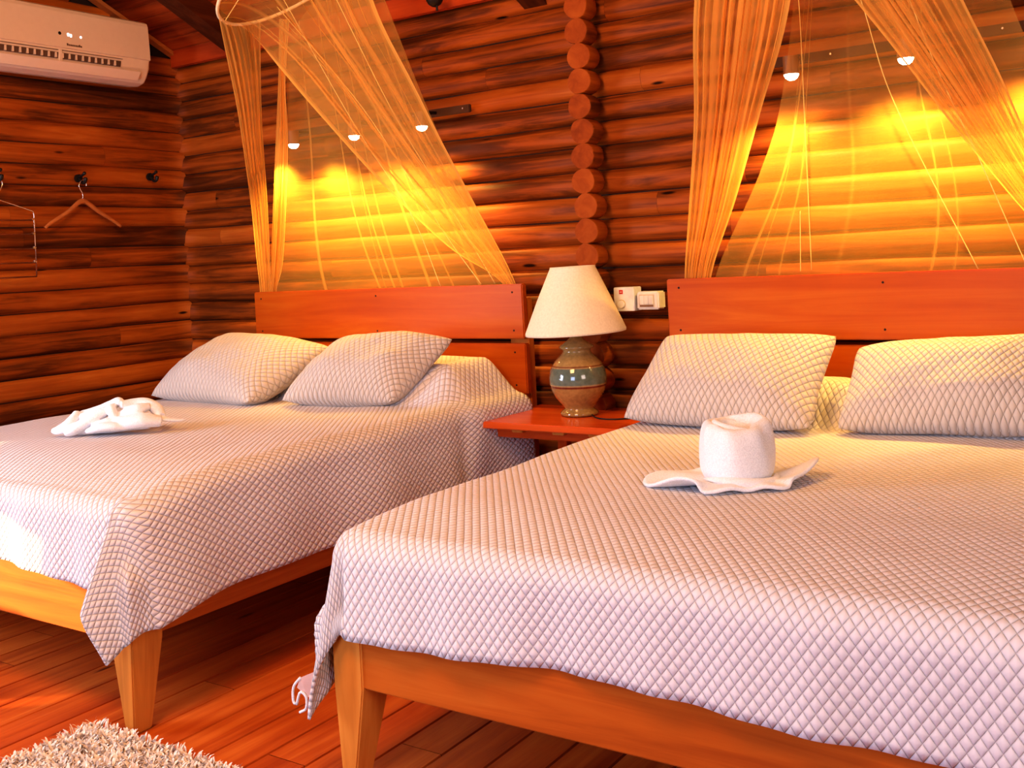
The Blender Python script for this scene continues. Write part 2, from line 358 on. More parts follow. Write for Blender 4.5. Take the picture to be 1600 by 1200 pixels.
# ------------------------------------------------------------------ ceiling
def ceiling():
    V = []; Fc = []; T = []; w = .098
    for side in (0, 1):
        y = 4.17 if side == 0 else RIDGE
        yend = RIDGE if side == 0 else RY0-.05
        while y > yend+.01:
            y2 = max(yend, y-w*.905); x = RX0-.05
            while x < RX1:
                x2 = min(RX1+.05, x+random.uniform(.8, 2.6)); t = random.random()
                a, b_ = y-.003, y2+.003; n = len(V)
                za, zb = roof_z(a), roof_z(b_)
                V += [(x, a, za), (x2-.002, a, za), (x2-.002, b_, zb), (x, b_, zb), (x, a, za+.03), (x2-.002, a, za+.03), (x2-.002, b_, zb+.03), (x, b_, zb+.03)]
                for f in [(0, 1, 2, 3), (7, 6, 5, 4), (0, 4, 5, 1), (1, 5, 6, 2), (2, 6, 7, 3), (3, 7, 4, 0)]: Fc.append(tuple(n+q for q in f)); T.append(t)
                x = x2
            y = y2
    # backing sheet
    n = len(V)
    for ys in ((4.2, RIDGE), (RIDGE, RY0-.1)):
        n = len(V); V += [(RX0-.1, ys[0], roof_z(ys[0])+.02), (RX1+.1, ys[0], roof_z(ys[0])+.02), (RX1+.1, ys[1], roof_z(ys[1])+.02), (RX0-.1, ys[1], roof_z(ys[1])+.02)]
        Fc.append((n, n+1, n+2, n+3)); T.append(0)
    me = bpy.data.meshes.new('ceiling'); me.from_pydata(V, [], Fc); me.update()
    o = link('ceiling', me, M_ceil, kind='structure'); set_tone(me, T)
ceiling()
def rafter(x, w=.125, h=.13, i=0):
    bm = bmesh.new(); pts = [(4.16, roof_z(4.16)), (RIDGE, roof_z(RIDGE)), (RY0-.03, roof_z(RY0-.03))]
    up = [[bm.verts.new((xx, y, z-.002)) for y, z in pts] for xx in (x-w/2, x+w/2)]
    dn = [[bm.verts.new((xx, y, z-h)) for y, z in pts] for xx in (x-w/2, x+w/2)]
    for k in range(2):
        bm.faces.new((up[0][k], up[0][k+1], dn[0][k+1], dn[0][k])); bm.faces.new((up[1][k+1], up[1][k], dn[1][k], dn[1][k+1]))
        bm.faces.new((dn[0][k], dn[0][k+1], dn[1][k+1], dn[1][k])); bm.faces.new((up[0][k+1], up[0][k], up[1][k], up[1][k+1]))
    return bm
for i, x in enumerate((-4.47, -3.0+.42, -1.0, .55, 1.8)):
    o = bm_obj('trim_%d' % (10+i), rafter(x), M_beam, None, kind='structure')
box('trim_4', RX0+.04, RX1, 4.085, 4.125, 2.535, 2.67, M_trim, kind='structure')
# thin light strip along the gable on the left wall
bm = bmesh.new()
vs = []
for xx in (RX0+.02, RX0+.07):
    for y in (4.15, RIDGE): vs.append(bm.verts.new((xx, y, roof_z(y)-.004))); vs.append(bm.verts.new((xx, y, roof_z(y)-.028)))
for f in [(0, 1, 3, 2), (4, 6, 7, 5), (1, 5, 7, 3), (0, 2, 6, 4)]: bm.faces.new([vs[q] for q in f])
bm_obj('trim_5', bm, M_hang, None, kind='structure')
# ------------------------------------------------------------------ floor
def floor():
    V = []; Fc = []; T = []; w = .1435; x = -2.644-w*18
    while x < RX1+.1:
        y = RY0-.1+random.uniform(-2, 0)
        while y < RY1+.05:
            y2 = y+random.uniform(2.2, 4.2); t = random.random(); n = len(V)
            x0, x1 = x+.0026, x+w-.0026; a, b_ = max(y+.001, RY0-.1), min(y2-.001, RY1+.06)
            if b_ > a:
                V += [(x0, a, -.006), (x0+.002, a, 0), (x1-.002, a, 0), (x1, a, -.006), (x0, b_, -.006), (x0+.002, b_, 0), (x1-.002, b_, 0), (x1, b_, -.006)]
                for f in [(0, 1, 5, 4), (1, 2, 6, 5), (2, 3, 7, 6)]: Fc.append(tuple(n+q for q in f)); T.append(t)
            y = y2
        x += w
    me = bpy.data.meshes.new('floor'); me.from_pydata(V, [], Fc); me.update()
    me.materials.append(M_floor); me.materials.append(M_dark)
    o = link('floor', me, None, kind='structure'); set_tone(me, T)
    box('trim_6', RX0-.1, RX1+.1, RY0-.1, RY1+.1, -.05, -.006, M_dark, None, 0, kind='structure')
floor()

# ------------------------------------------------------------------ beds
def taper_leg(name, x0, x1, y0, y1, ztop, inx, iny, parent, kx=0, ky=0):
    """inx: which side tapers inward (+1: the x1 side moves in)"""
    bm = bmesh.new(); lv = []
    zs = [0, .06, .26, ztop]
    for z in zs:
        f = max(0, 1-z/.26)
        a0, a1, b0, b1 = x0, x1, y0, y1
        t = .045*f; m_ = .012*f
        if inx > 0: a1 -= t; a0 += m_
        else: a0 += t; a1 -= m_
        if iny > 0: b1 -= t; b0 += m_*.3
        lv.append([bm.verts.new(p) for p in ((a0, b0, z), (a1, b0, z), (a1, b1, z), (a0, b1, z))])
    for q in range(len(zs)-1):
        for k in range(4): bm.faces.new((lv[q][k], lv[q][(k+1) % 4], lv[q+1][(k+1) % 4], lv[q+1][k]))
    bm.faces.new(lv[0][::-1]); bm.faces.new(lv[-1])
    es = [e for e in bm.edges]
    bmesh.ops.bevel(bm, geom=es, offset=.004, segments=2, affect='EDGES')
    return bm_obj(name, bm, M_bedz, parent)
def make_bed(x0, x1, yf, label, ztop):
    t = thing('bed', ((x0+x1)/2, 3, 0), label, 'bed')
    box('side_rail', x0+.022, x0+.057, yf+.05, 4.0, .262, .47, M_bedy, t, .004)
    box('side_rail', x1-.057, x1-.022, yf+.05, 4.0, .262, .47, M_bedy, t, .004)
    box('foot_rail', x0+.05, x1-.05, yf+.006, yf+.045, .262, .485, M_bed, t, .005)
    taper_leg('leg', x0, x0+.098, yf, yf+.11, .425, 1, 1, t)
    taper_leg('leg', x1-.098, x1, yf, yf+.11, .425, -1, 1, t)
    for a, b_ in ((x0+.004, x0+.104), (x1-.104, x1-.004)):
        box('headboard_post', a, b_, 4.04, 4.088, 0, 1.13, M_bedz, t, .004)
    box('headboard_rail', x0, x1, 3.985, 4.04, .25, .42, M_bed, t, .004)
    hu = box('headboard_plank', x0, x1, 4.0, 4.038, .947, 1.197, M_head, t, .005)
    hl = box('headboard_plank', x0-.004, x1+.004, 4.0, 4.038, .694, .925, M_head, t, .005)
    for zc in (1.16, .985, .885, .735):
        for xx in (x0+.055, (x0+x1)/2, x1-.17+.115):
            cyl('screw_cap', (xx, 3.9985, zc), (xx, 4.004, zc), .0045, M_dark, hu if zc > .94 else hl, 10).location = (0, 0, 0)
    bm = box_bm(x0+.05, x1-.05, yf+.06, 3.97, .40, ztop-.035, .05, seg=4)
    bm_obj('mattress', bm, M_towel, t, True)
    bm = bmesh.new()
    y = yf+.2
    while y < 3.9: box_bm(x0+.045, x1-.045, y, y+.08, .375, .4, bm=bm); y += .17
    bm_obj('slat_base', bm, M_bedy, t)
    return t
make_bed(-4.39, -2.635, 1.872, 'left wooden bed with a plank headboard, closer to the corner of the room', .70)
make_bed(-1.915, -.16, 1.945, 'right wooden bed with a plank headboard, nearer and beside the light switches', .65)

def make_quilt(x0, x1, yf, zt, dropF, dropL, dropR, label, seed=1, ztf=None, flare=.2, swing=.2, fpk=.6, hump=.165, hy=3.42, hr=.22):
    """bedspread cloth: flat on top, rounded over the edges, hanging at foot and sides, corner flaps falling as points"""
    W = (x1-x0)/2; cx = (x0+x1)/2; R = .075; Y1 = 3.965
    hx = W-R; yF = yf+R                                # start of rounding
    eF = dropF+R*(PI/2-1); eL = dropL+R*(PI/2-1); eR = dropR+R*(PI/2-1)
    us = np.arange(-hx-eL, hx+eR+1e-6, .0125); vs_ = np.arange(0, (Y1-yF)+eF+1e-6, .0125)
    us[-1] = hx+eR; vs_[-1] = (Y1-yF)+eF
    def fold(e, fl):
        if e <= 0: return 0, 0
        if e < R*PI/2: a = e/R; return R*math.sin(a), -(R-R*math.cos(a))
        q = e-R*PI/2; return R+fl*q, -R-q*math.sqrt(max(.1, 1-fl*fl))
    V = []; UV = []
    Lt = Y1-yF
    for v in vs_:
        for u in us:
            eu = abs(u)-hx; ev = v-Lt; sg = 1 if u > 0 else -1
            nz1 = mnoise.noise(Vector((u*1.7+seed*9, v*1.7, 0))); nz2 = mnoise.noise(Vector((u*5+seed*5, v*5, 3)))
            if eu > 0 and ev > 0:
                r = math.hypot(eu, ev); th = math.atan2(ev, eu)
                f_ = th/(PI/2); d, z = fold(r, .05+flare*math.exp(-((f_-fpk)/.22)**2))
                th2 = (PI/2)*f_**.68*(1+swing*math.sin(PI*f_))
                rip = .012*math.sin(th*6+seed)*min(1, r/.3)
                need = (R+.018)/max(math.cos(th2), math.sin(th2)); k3 = min(1, max(0, (r-.10)/.20)); k3 = k3*k3*(3-2*k3); d = max(d, need*k3-rip)
                px = cx+sg*(hx+(d+rip)*math.cos(th2)); py = yF-(d+rip)*math.sin(th2)
            else:
                px = cx+u; py = Y1-v; z = 0
                if eu > 0:
                    d, z = fold(eu, .05); k = min(1, eu/.35)
                    wv = .014*math.sin(v*6.2+seed*2)+.008*math.sin(v*13+seed)
                    px = cx+sg*(hx+d+wv*k)
                if ev > 0:
                    d, z = fold(ev, .03); k = min(1, ev/.3)
                    wv = .010*math.sin(u*8.3+seed*3)+.007*math.sin(u*17+seed)+.004*math.sin(u*37)
                    py = yF-d-(wv+.006)*k; z += .014*math.sin(u*4.1+seed)*k
            inside = 1-min(1, max(0, max(eu, ev)/.12))
            # gentle sag, low to the edges, and bulge of bed pillows under the cloth at the head
            y_ = Y1-v
            z += (.008*nz1+.0035*nz2)*inside
            if ztf is not None: z += (ztf-zt)*min(1, max(0, (v-Lt+.35)/.35))**2 if ev < 0 else (ztf-zt)*max(0, 1-ev/.35)
            bx = min(1, max(0, (hx-abs(u)+.02)/.16)); bx = bx*bx*(3-2*bx)
            by = min(1, max(0, (y_-hy)/hr)); by = by*by*(3-2*by)
            by2 = min(1, max(0, (Y1-y_+.10)/.16)); by2 = by2*by2*(3-2*by2)
            mid = 1-.35*math.exp(-(u/.07)**2)
            z += hump*bx*by*by2*mid*(1+.12*nz1)
            if eu > -.16 and by > 0:                     # overhang where the pillow pushes sideways
                px += sg*.035*by*(1 if eu < .1 else max(0, 1-(eu-.1)/.4))
            # tuck at the head end: cloth hangs behind in a soft vertical fold
            if eu > 0 and y_ > 3.38:
                q = math.exp(-((y_-3.5)/.05)**2); px -= sg*.012*q*min(1, eu/.15)
            V.append((px, py, zt+z)); UV.append((u+W, v))
    nu, nv = len(us), len(vs_)
    Fc = []
    for j in range(nv-1):
        for i in range(nu-1):
            a = j*nu+i; Fc.append((a, a+nu, a+nu+1, a+1))
    t = pyd('quilted_bedspread', V, Fc, M_quilt, None, True)
    me = t.data; ul = me.uv_layers.new(name='UVMap'); idx = np.empty(len(me.loops), 'i'); me.loops.foreach_get('vertex_index', idx)
    ul.data.foreach_set('uv', np.array(UV, 'f')[idx].ravel())
    md = t.modifiers.new('Solidify', 'SOLIDIFY'); md.thickness = .009; md.offset = -1
    tag(t, label, 'bedspread')
    return t
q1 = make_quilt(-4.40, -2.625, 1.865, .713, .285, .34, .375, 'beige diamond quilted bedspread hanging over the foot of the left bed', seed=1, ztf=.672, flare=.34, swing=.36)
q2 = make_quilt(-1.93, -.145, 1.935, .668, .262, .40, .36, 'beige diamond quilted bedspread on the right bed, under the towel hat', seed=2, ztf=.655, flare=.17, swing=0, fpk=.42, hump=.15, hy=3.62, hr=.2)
# torn label and plastic loops at the corner of the right bedspread
V, Fc = [], []
pts = [(-1.975, 1.95, .283), (-2.010, 1.922, .268), (-2.022, 1.92, .241), (-1.990, 1.926, .220), (-1.955, 1.95, .222)]
lab = pyd('care_label', pts+[(p[0], p[1]+.003, p[2]) for p in pts], [(0, 1, 2, 3, 4), (9, 8, 7, 6, 5), (0, 5, 6, 1), (1, 6, 7, 2), (2, 7, 8, 3), (3, 8, 9, 4), (4, 9, 5, 0)], simple('pink_satin_ribbon', (.75, .5, .45), .4), q2)
lab['label'] = 'pale pink torn ribbon label'
tube('label_loop', catmull([(-2.010, 1.922, .268), (-2.034, 1.92, .241), (-2.038, 1.92, .206), (-2.031, 1.92, .196)], 10), .0035, M_towel, q2, 8)
tube('label_loop', catmull([(-2.026, 1.92, .196), (-2.011, 1.92, .231), (-1.992, 1.922, .221), (-1.995, 1.922, .191), (-2.016, 1.92, .178)], 14), .0035, M_towel, q2, 8)

# ------------------------------------------------------------------ pillows
def make_pillow(BL, BR, TR, TL, T, label, seed, pinch=.035, sag=.0):
    n = 56; BL, BR, TR, TL = map(Vector, (BL, BR, TR, TL))
    nrm = (BR-BL).cross(TL-BL).normalized()             # faces the room
    V = []; UV = []; w = ((BR-BL).length+(TR-TL).length)/2; h = ((TL-BL).length+(TR-BR).length)/2
    for side in (1, -1):
        for j in range(n+1):
            for i in range(n+1):
                u = -1+2*i/n; v = -1+2*j/n
                u = math.copysign(abs(u)**.85, u); v = math.copysign(abs(v)**.85, v)
                uu = u*(1-pinch*(1-v*v)*abs(u)**3); vv = v*(1-pinch*1.3*(1-u*u)*abs(v)**3)
                cs_ = 1-.045*(abs(u)**5*abs(v)**5)
                ed = .012*mnoise.noise(Vector((u*1.4+seed*7, v*1.4, 2.5)))*max(abs(u), abs(v))**4
                uu = uu*cs_*(1+ed*2); vv = vv*cs_*(1+ed*2)+.02*math.sin(u*2.3+seed*1.7)*abs(v)**3
                a, b_ = (uu+1)/2, (vv+1)/2
                p = BL*(1-a)*(1-b_)+BR*a*(1-b_)+TR*a*b_+TL*(1-a)*b_
                th = max(0, (1-u**4)*(1-v**4))**.60*(.62+.38*(1-u**2)*(1-v**2))*1.12
                th *= T/2*(1+.18*mnoise.noise(Vector((u*1.6+seed*3, v*1.6, seed))))
                th *= 1+.22*(-v)*(1-v*v)
                wr = .006*mnoise.noise(Vector((u*5+seed, v*5, 7)))*(1-u**4)*(1-v**4)
                p = p+nrm*side*(th+wr)
                if side == -1: p.z = max(p.z, 0)
                V.append(p); UV.append((a*w, b_*h+(5 if side < 0 else 0)))
    m = (n+1)**2; Fc = []
    for j in range(n):
        for i in range(n):
            a = j*(n+1)+i; Fc.append((a, a+1, a+n+2, a+n+1)); Fc.append((m+a, m+a+n+1, m+a+n+2, m+a+1))
    me = bpy.data.meshes.new('quilted_pillow'); me.from_pydata([tuple(v) for v in V], [], Fc); me.update()
    ul = me.uv_layers.new(name='UVMap'); idx = np.empty(len(me.loops), 'i'); me.loops.foreach_get('vertex_index', idx)
    ul.data.foreach_set('uv', np.array(UV, 'f')[idx].ravel())
    bm = bmesh.new(); bm.from_mesh(me); bmesh.ops.remove_doubles(bm, verts=bm.verts, dist=.0004); bm.to_mesh(me); bm.free()
    o = link('quilted_pillow', me, M_pillow, None, True); tag(o, label, 'pillow'); return o
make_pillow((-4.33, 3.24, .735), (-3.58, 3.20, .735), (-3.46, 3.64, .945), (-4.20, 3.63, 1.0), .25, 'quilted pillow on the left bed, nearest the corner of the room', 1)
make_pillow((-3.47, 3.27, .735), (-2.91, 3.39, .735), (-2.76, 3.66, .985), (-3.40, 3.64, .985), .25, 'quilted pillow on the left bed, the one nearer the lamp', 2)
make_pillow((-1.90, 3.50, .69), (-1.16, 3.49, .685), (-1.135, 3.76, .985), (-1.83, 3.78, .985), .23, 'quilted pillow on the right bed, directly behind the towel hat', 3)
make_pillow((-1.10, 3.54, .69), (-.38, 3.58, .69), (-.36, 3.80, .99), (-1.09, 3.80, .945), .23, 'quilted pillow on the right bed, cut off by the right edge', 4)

# ------------------------------------------------------------------ towels
def towel_blob(name, tubes, label, cat, voxel=.0045, parent=None):
    V = []; Fc = []
    for P, R, fl in tubes:
        pts = catmull(P, 22)
        if hasattr(R, '__len__'):
            rr = [np.interp(i/22, np.linspace(0, 1, len(R)), R) for i in range(23)]
        else: rr = [R*(.55+.45*math.sin(PI*min(1, max(0, (i+1.5)/25)))**.5) for i in range(23)]
        v, f = tube_data(pts, rr, 14, True, False, fl); n = len(V); V += v; Fc += [tuple(n+q for q in ff) for ff in f]
    o = pyd(name, V, Fc, M_towel, parent, True)
    m = o.modifiers.new('Remesh', 'REMESH'); m.mode = 'VOXEL'; m.voxel_size = voxel*.8; m.use_smooth_shade = True
    m2 = o.modifiers.new('Smooth', 'SMOOTH'); m2.iterations = 1; m2.factor = .5
    if label: tag(o, label, cat)
    return o
e1 = Vector((.83, .557, 0)); e2 = Vector((-.557, .83, 0)); B0 = Vector((-3.60, 2.52, .708))
def TP(zx, zy, t): return B0+e1*((zx-750)*.00037)+e2*t+Vector((0, 0, max(0, (545-zy)*.00037-t*.22)+.004))
k = towel_blob('folded_towel', [
    ([TP(310, 500, -.03), TP(420, 470, -.035), TP(600, 370, -.02), TP(760, 280, .0)], [.026, .03, .027, .018], .8),
    ([TP(560, 515, -.06), TP(700, 485, -.075), TP(860, 480, -.07), TP(985, 500, -.055)], [.014, .024, .024, .012], .75),
    ([TP(600, 470, -.045), TP(740, 430, -.045), TP(860, 420, -.035)], [.018, .022, .02], .8),
    ([TP(790, 400, -.03), TP(950, 440, -.05), TP(1130, 425, -.045), TP(1290, 440, -.02)], [.018, .032, .036, .024], .85),
    ([TP(850, 370, -.005), TP(960, 330, -.012), TP(1060, 300, -.01), TP(1150, 265, .01)], [.02, .03, .028, .014], .9),
    ([TP(750, 250, .0), TP(790, 330, -.02), TP(830, 400, -.035), TP(900, 430, -.045)], [.02, .019, .018, .014], 1),
    ([TP(370, 300, .03), TP(350, 380, -.005), TP(300, 450, -.025), TP(200, 480, -.02), TP(140, 475, -.01)], [.02, .024, .026, .018, .010], .8),
    ([TP(390, 320, .04), TP(550, 290, .05), TP(700, 240, .04), TP(810, 200, .02), TP(860, 215, .0)], [.02, .026, .024, .02, .012], .9),
    ([TP(440, 360, .0), TP(580, 330, .0), TP(720, 280, .01)], [.024, .026, .02], .8),
    ([TP(850, 240, .0), TP(950, 225, .03), TP(1080, 225, .04), TP(1200, 290, .03), TP(1270, 390, .0)], [.016, .022, .024, .026, .022], .9),
    ([TP(1250, 400, .01), TP(1360, 420, .005), TP(1450, 430, .01), TP(1520, 425, .02)], [.02, .018, .014, .006], .45),
    ([TP(450, 480, .05), TP(750, 420, .06), TP(1100, 430, .05)], [.02, .03, .02], .8),
    ([TP(400, 500, .0), TP(750, 470, .0), TP(1150, 470, .0)], [.02, .032, .02], .7),
], 'white towel twisted into a knotted animal shape on the left bed', 'towel')
def towel_hat(cx, cy, z0):
    t = thing('towel_hat', (cx, cy, z0), 'white towel folded into a brimmed hat on the right bed', 'towel')
    e1 = Vector((.83, .557, 0)); e2 = Vector((-.557, .83, 0)); C = Vector((cx, cy, z0))
    seg = 72; V = []; Fc = []
    prof = [(.100, .012), (.112, .03), (.1165, .05), (.116, .08), (.113, .11), (.109, .135), (.104, .152), (.095, .163), (.083, .167), (.070, .164), (.061, .154), (.053, .142), (.040, .138), (.015, .138)]
    for i, (r, z) in enumerate(prof):
        for k in range(seg):
            a = 2*PI*k/seg
            fold = .006*math.sin(3*a+1)+.005*math.exp(-((((a-3.6+PI) % (2*PI))-PI)/.12)**2)*-1.6*(1 if i > 4 else .2)+.004*math.sin(7*a+z*20)*(z/.17)
            rr = r*.885+fold*(1 if i > 2 else .4)
            zz = z+(.010*math.sin(a*1+.6)+.005*math.sin(2*a+1))*(max(0, z-.1)/.07)
            V.append(C+e1*rr*math.cos(a)+e2*rr*math.sin(a)+Vector((0, 0, zz*1.03)))
    for i in range(len(prof)-1):
        for k in range(seg): Fc.append((i*seg+k, i*seg+(k+1) % seg, (i+1)*seg+(k+1) % seg, (i+1)*seg+k))
    Fc.append(tuple((len(prof)-1)*seg+k for k in range(seg)))
    o = pyd('crown', V, Fc, M_towel, t, True); o.modifiers.new('Subdivision', 'SUBSURF').render_levels = 1
    # rolled end of the towel folded into the crown's top
    P = [C+e1*.050+e2*(-.02)+Vector((0, 0, .140)), C+e1*.01+e2*(-.045)+Vector((0, 0, .148)), C+e1*(-.04)+e2*(-.03)+Vector((0, 0, .158)), C+e1*(-.05)+e2*.02+Vector((0, 0, .162)), C+e1*(-.01)+e2*.055+Vector((0, 0, .158)), C+e1*.045+e2*.03+Vector((0, 0, .145))]
    v, f = tube_data(catmull(P, 30), [.008+.005*math.sin(PI*i/30) for i in range(31)], 12, True, False, 1.1)
    o = pyd('rolled_end', v, f, M_towel, t, True)
    # brim
    V = []; Fc = []; nr = 12; seg = 120
    for i in range(nr+1):
        q = i/nr
        for k in range(seg):
            a = 2*PI*k/seg; ca, sa = math.cos(a), math.sin(a)
            ro = 1/math.sqrt((ca/.175)**2+(sa/.14)**2)
            ro += .085*max(0, math.cos(a-PI-.02))**5+.055*max(0, math.cos(a-.12))**6+.01*math.sin(5*a)
            rr = .080+(ro-.080)*q
            zz = .010+.020*q*q*math.sin(3*a+2.2)*(.5+.5*abs(ca))+.022*q*q*abs(ca)**3+.010*q*math.sin(7*a+1)*abs(ca)
            if abs(sa) > .7 and sa < 0: zz = .010+.010*(1-q)+.004*math.sin(9*a)
            V.append(C+e1*rr*ca+e2*rr*sa+Vector((0, 0, max(.005, zz))))
    for i in range(nr):
        for k in range(seg): Fc.append((i*seg+k, i*seg+(k+1) % seg, (i+1)*seg+(k+1) % seg, (i+1)*seg+k))
    o = pyd('brim', V, Fc, M_towel, t, True)
    m = o.modifiers.new('Solidify', 'SOLIDIFY'); m.thickness = .011; m.offset = 0
    o.modifiers.new('Subdivision', 'SUBSURF').render_levels = 1
    # hem band round the foot of the crown, crossing in front
    P = [C+e1*(.105*math.cos(a))+e2*(.105*math.sin(a))+Vector((0, 0, .020+.006*math.sin(a*2))) for a in np.linspace(PI*1.12, PI*2.0, 26)]
    v, f = tube_data(P, [.004+.014*math.sin(PI*i/25) for i in range(26)], 12, True, False, .8)
    pyd('brim_roll', v, f, M_towel, t, True)
towel_hat(-1.13, 2.75, .670)

# ------------------------------------------------------------------ nightstand and lamp
t = thing('nightstand', (-2.29, 3.83, 0), 'small reddish wooden nightstand shelf between the two beds, holding the lamp', 'nightstand')
box('tabletop', -2.632, -1.955, 3.60, 4.10, .607, .635, M_night, t, .004)
box('apron', -2.60, -1.97, 3.70, 3.725, .555, .607, M_night, t, .002)
for x in (-2.50, -2.30, -2.13): box('bracket', x, x+.055, 3.66, 4.08, .585, .607, M_bedz, t, .003)
for x in (-2.40, -2.02): box('leg', x, x+.045, 3.86, 3.905, 0, .607, M_night, t, .003)
box('lower_shelf', -2.42, -1.97, 3.82, 4.05, .18, .20, M_night, t, .002)
lx, ly, lz = -2.29, 3.875, .635
t = thing('table_lamp', (lx, ly, lz), 'table lamp with round banded ceramic base and cream cone shade', 'lamp')
prof = [(.0, .001), (.070, .001), (.080, .004), (.082, .012), (.076, .020), (.063, .028), (.062, .034), (.075, .05), (.097, .076), (.114, .108), (.1225, .14), (.1235, .165), (.117, .195), (.103, .222), (.084, .245), (.066, .262), (.059, .272), (.060, .280), (.073, .287), (.075, .292), (.067, .300), (.051, .311), (.036, .322), (.026, .330), (.024, .352)]
o = lathe('ceramic_base', [(r, z) for r, z in prof], 0, 0, 0, M_ceramic, None, 64); o.parent = t; o.location = (0, 0, 0)
cyl('lamp_stem', (lx, ly, lz+.345), (lx, ly, lz+.60), .006, M_steel, t, 12)
cyl('socket', (lx, ly, lz+.345), (lx, ly, lz+.40), .016, M_steel, t, 16)
b_ = lathe('bulb', [(.0, 0), (.012, .0), (.014, .02), (.028, .05), (.030, .07), (.02, .09), (.0, .10)], lx, ly, lz+.40, M_white, t, 20)
sh = [(.219, .336), (.0975, .632)]
V = []; Fc = []; seg = 64
rings = [(.215, .350), (.2155, .360), (.158, .495), (.0985, .626), (.0975, .634), (.095, .634), (.096, .624), (.156, .495), (.2125, .360), (.2125, .350)]
for r, z in rings:
    for k in range(seg): a = 2*PI*k/seg; V.append((lx+r*math.cos(a), ly+r*math.sin(a), lz+z+.006*math.cos(a-.4)*(1 if z < .4 else .2)))
n = len(rings)
for i in range(n):
    for k in range(seg): Fc.append((i*seg+k, i*seg+(k+1) % seg, ((i+1) % n)*seg+(k+1) % seg, ((i+1) % n)*seg+k))
shd = pyd('lamp_shade', V, Fc, M_shade, t, True)
for a in (0, 2*PI/3, 4*PI/3): cyl('shade_arm', (lx, ly, lz+.60), (lx+.094*math.cos(a), ly+.094*math.sin(a), lz+.612), .002, M_steel, t, 8)
cord = tube('power_cord', catmull([(lx+.07, ly-.02, lz+.008), (lx+.12, ly-.07, lz+.004), (lx+.19, ly-.09, lz+.004), (lx+.26, ly-.05, lz+.004), (lx+.30, ly+.03, lz+.004), (lx+.31, ly+.15, lz+.004)], 30), .003, M_black, t, 8)

# ------------------------------------------------------------------ switches on the wall
t = thing('thermostat_box', (-2.145, 4.12, 1.11), 'cream wall control box with a round dial and small red badge', 'control box')
box('housing', -2.196, -2.098, 4.055, 4.13, 1.063, 1.166, M_white, t, .003)
cyl('dial', (-2.158, 4.055, 1.093), (-2.158, 4.043, 1.093), .0165, M_white, t, 32)
cyl('dial_ring', (-2.158, 4.0555, 1.093), (-2.158, 4.052, 1.093), .0195, simple('dark_cream_plastic', (.55, .40, .2), .5), t, 32)  # ring in a darker cream than the dial
box('badge', -2.168, -2.150, 4.0535, 4.0552, 1.137, 1.155, M_red, t, 0)
box('badge_mark', -2.1635, -2.1545, 4.0525, 4.0536, 1.1445, 1.1475, M_white, t, 0)
t = thing('light_switch_plate', (-2.03, 4.12, 1.1), 'cream switch plate with three rocker switches beside the right headboard', 'switch')
box('plate', -2.088, -1.984, 4.06, 4.13, 1.068, 1.145, M_white, t, .006)
box('rocker_frame', -2.075, -2.003, 4.0565, 4.061, 1.079, 1.133, simple('switch_frame', (.66, .55, .42), .4), t, .001)
for i in range(3): box('rocker', -2.070+i*.021, -2.050+i*.021, 4.051, 4.057, 1.091, 1.128, M_white, t, .0015)
box('name_strip', -2.070, -2.008, 4.053, 4.057, 1.081, 1.0875, simple('switch_slot', (.25, .12, .05), .5), t, 0)
o = box('wall_switch_box', -2.31, -2.247, 3.985, 4.02, 1.118, 1.172, M_white, None, .003)
tag(o, 'small white switch box on the log column, mostly hidden behind the lampshade', 'switch')

# ------------------------------------------------------------------ air conditioner
t = thing('air_conditioner', (RX0+.05, 3.25, 2.37), 'white split air conditioner high on the left log wall', 'air conditioner')
ax = RX0+.05; y0, y1, z0 = 2.72, 3.775, 2.372
prof = [(0, .03), (0, .345), (.165, .345), (.190, .335), (.198, .315), (.205, .20), (.207, .13), (.200, .085), (.178, .045), (.150, .012), (.10, .0), (.03, .008)]
V = []; Fc = []; ny = 14
ys = [y0, y0+.004, y0+.012]+list(np.linspace(y0+.03, y1-.03, ny-6))+[y1-.012, y1-.004, y1]
for y in ys:
    e = min(y-y0, y1-y); f = 1-.045*max(0, 1-e/.02)**2
    for dx, dz in prof: V.append((ax+dx*f, y, z0+.17+(dz-.17)*f))
K = len(prof)
for j in range(len(ys)-1):
    for k in range(K): Fc.append((j*K+k, (j+1)*K+k, (j+1)*K+(k+1) % K, j*K+(k+1) % K))
Fc.append(tuple(range(K))); Fc.append(tuple((len(ys)-1)*K+k for k in range(K))[::-1])
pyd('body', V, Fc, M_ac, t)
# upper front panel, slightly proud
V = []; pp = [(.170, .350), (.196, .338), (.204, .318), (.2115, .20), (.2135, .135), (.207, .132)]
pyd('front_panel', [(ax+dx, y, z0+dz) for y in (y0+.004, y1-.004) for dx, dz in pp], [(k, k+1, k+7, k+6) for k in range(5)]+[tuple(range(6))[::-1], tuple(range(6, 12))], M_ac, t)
# air outlet: dark slot, louver blade and small vanes
sl = [(.2065, .092), (.196, .045)]
vb = pyd('vent_slot', [(ax+dx+.0025, y, z0+dz) for y in (y0+.06, y1-.19) for dx, dz in ((.2055, .108), (.1985, .078))], [(0, 1, 3, 2)], M_acdark, t)
for i in range(22):
    y = y0+.09+i*.0385
    if y < y1-.2: box('vane', ax+.196, ax+.2115, y, y+.009, z0+.080, z0+.106, M_ac, t, 0)
box('outlet_bridge', ax+.19, ax+.2135, 3.215, 3.235, z0+.062, z0+.125, M_ac, t, .003)
pyd('louver', [(ax+dx, y, z0+dz) for y in (y0+.03, y1-.07) for dx, dz in ((.203, .074), (.212, .062), (.180, .020), (.168, .022))], [(0, 1, 5, 4), (1, 2, 6, 5), (2, 3, 7, 6), (3, 0, 4, 7), (0, 3, 2, 1), (4, 5, 6, 7)], M_ac, t)
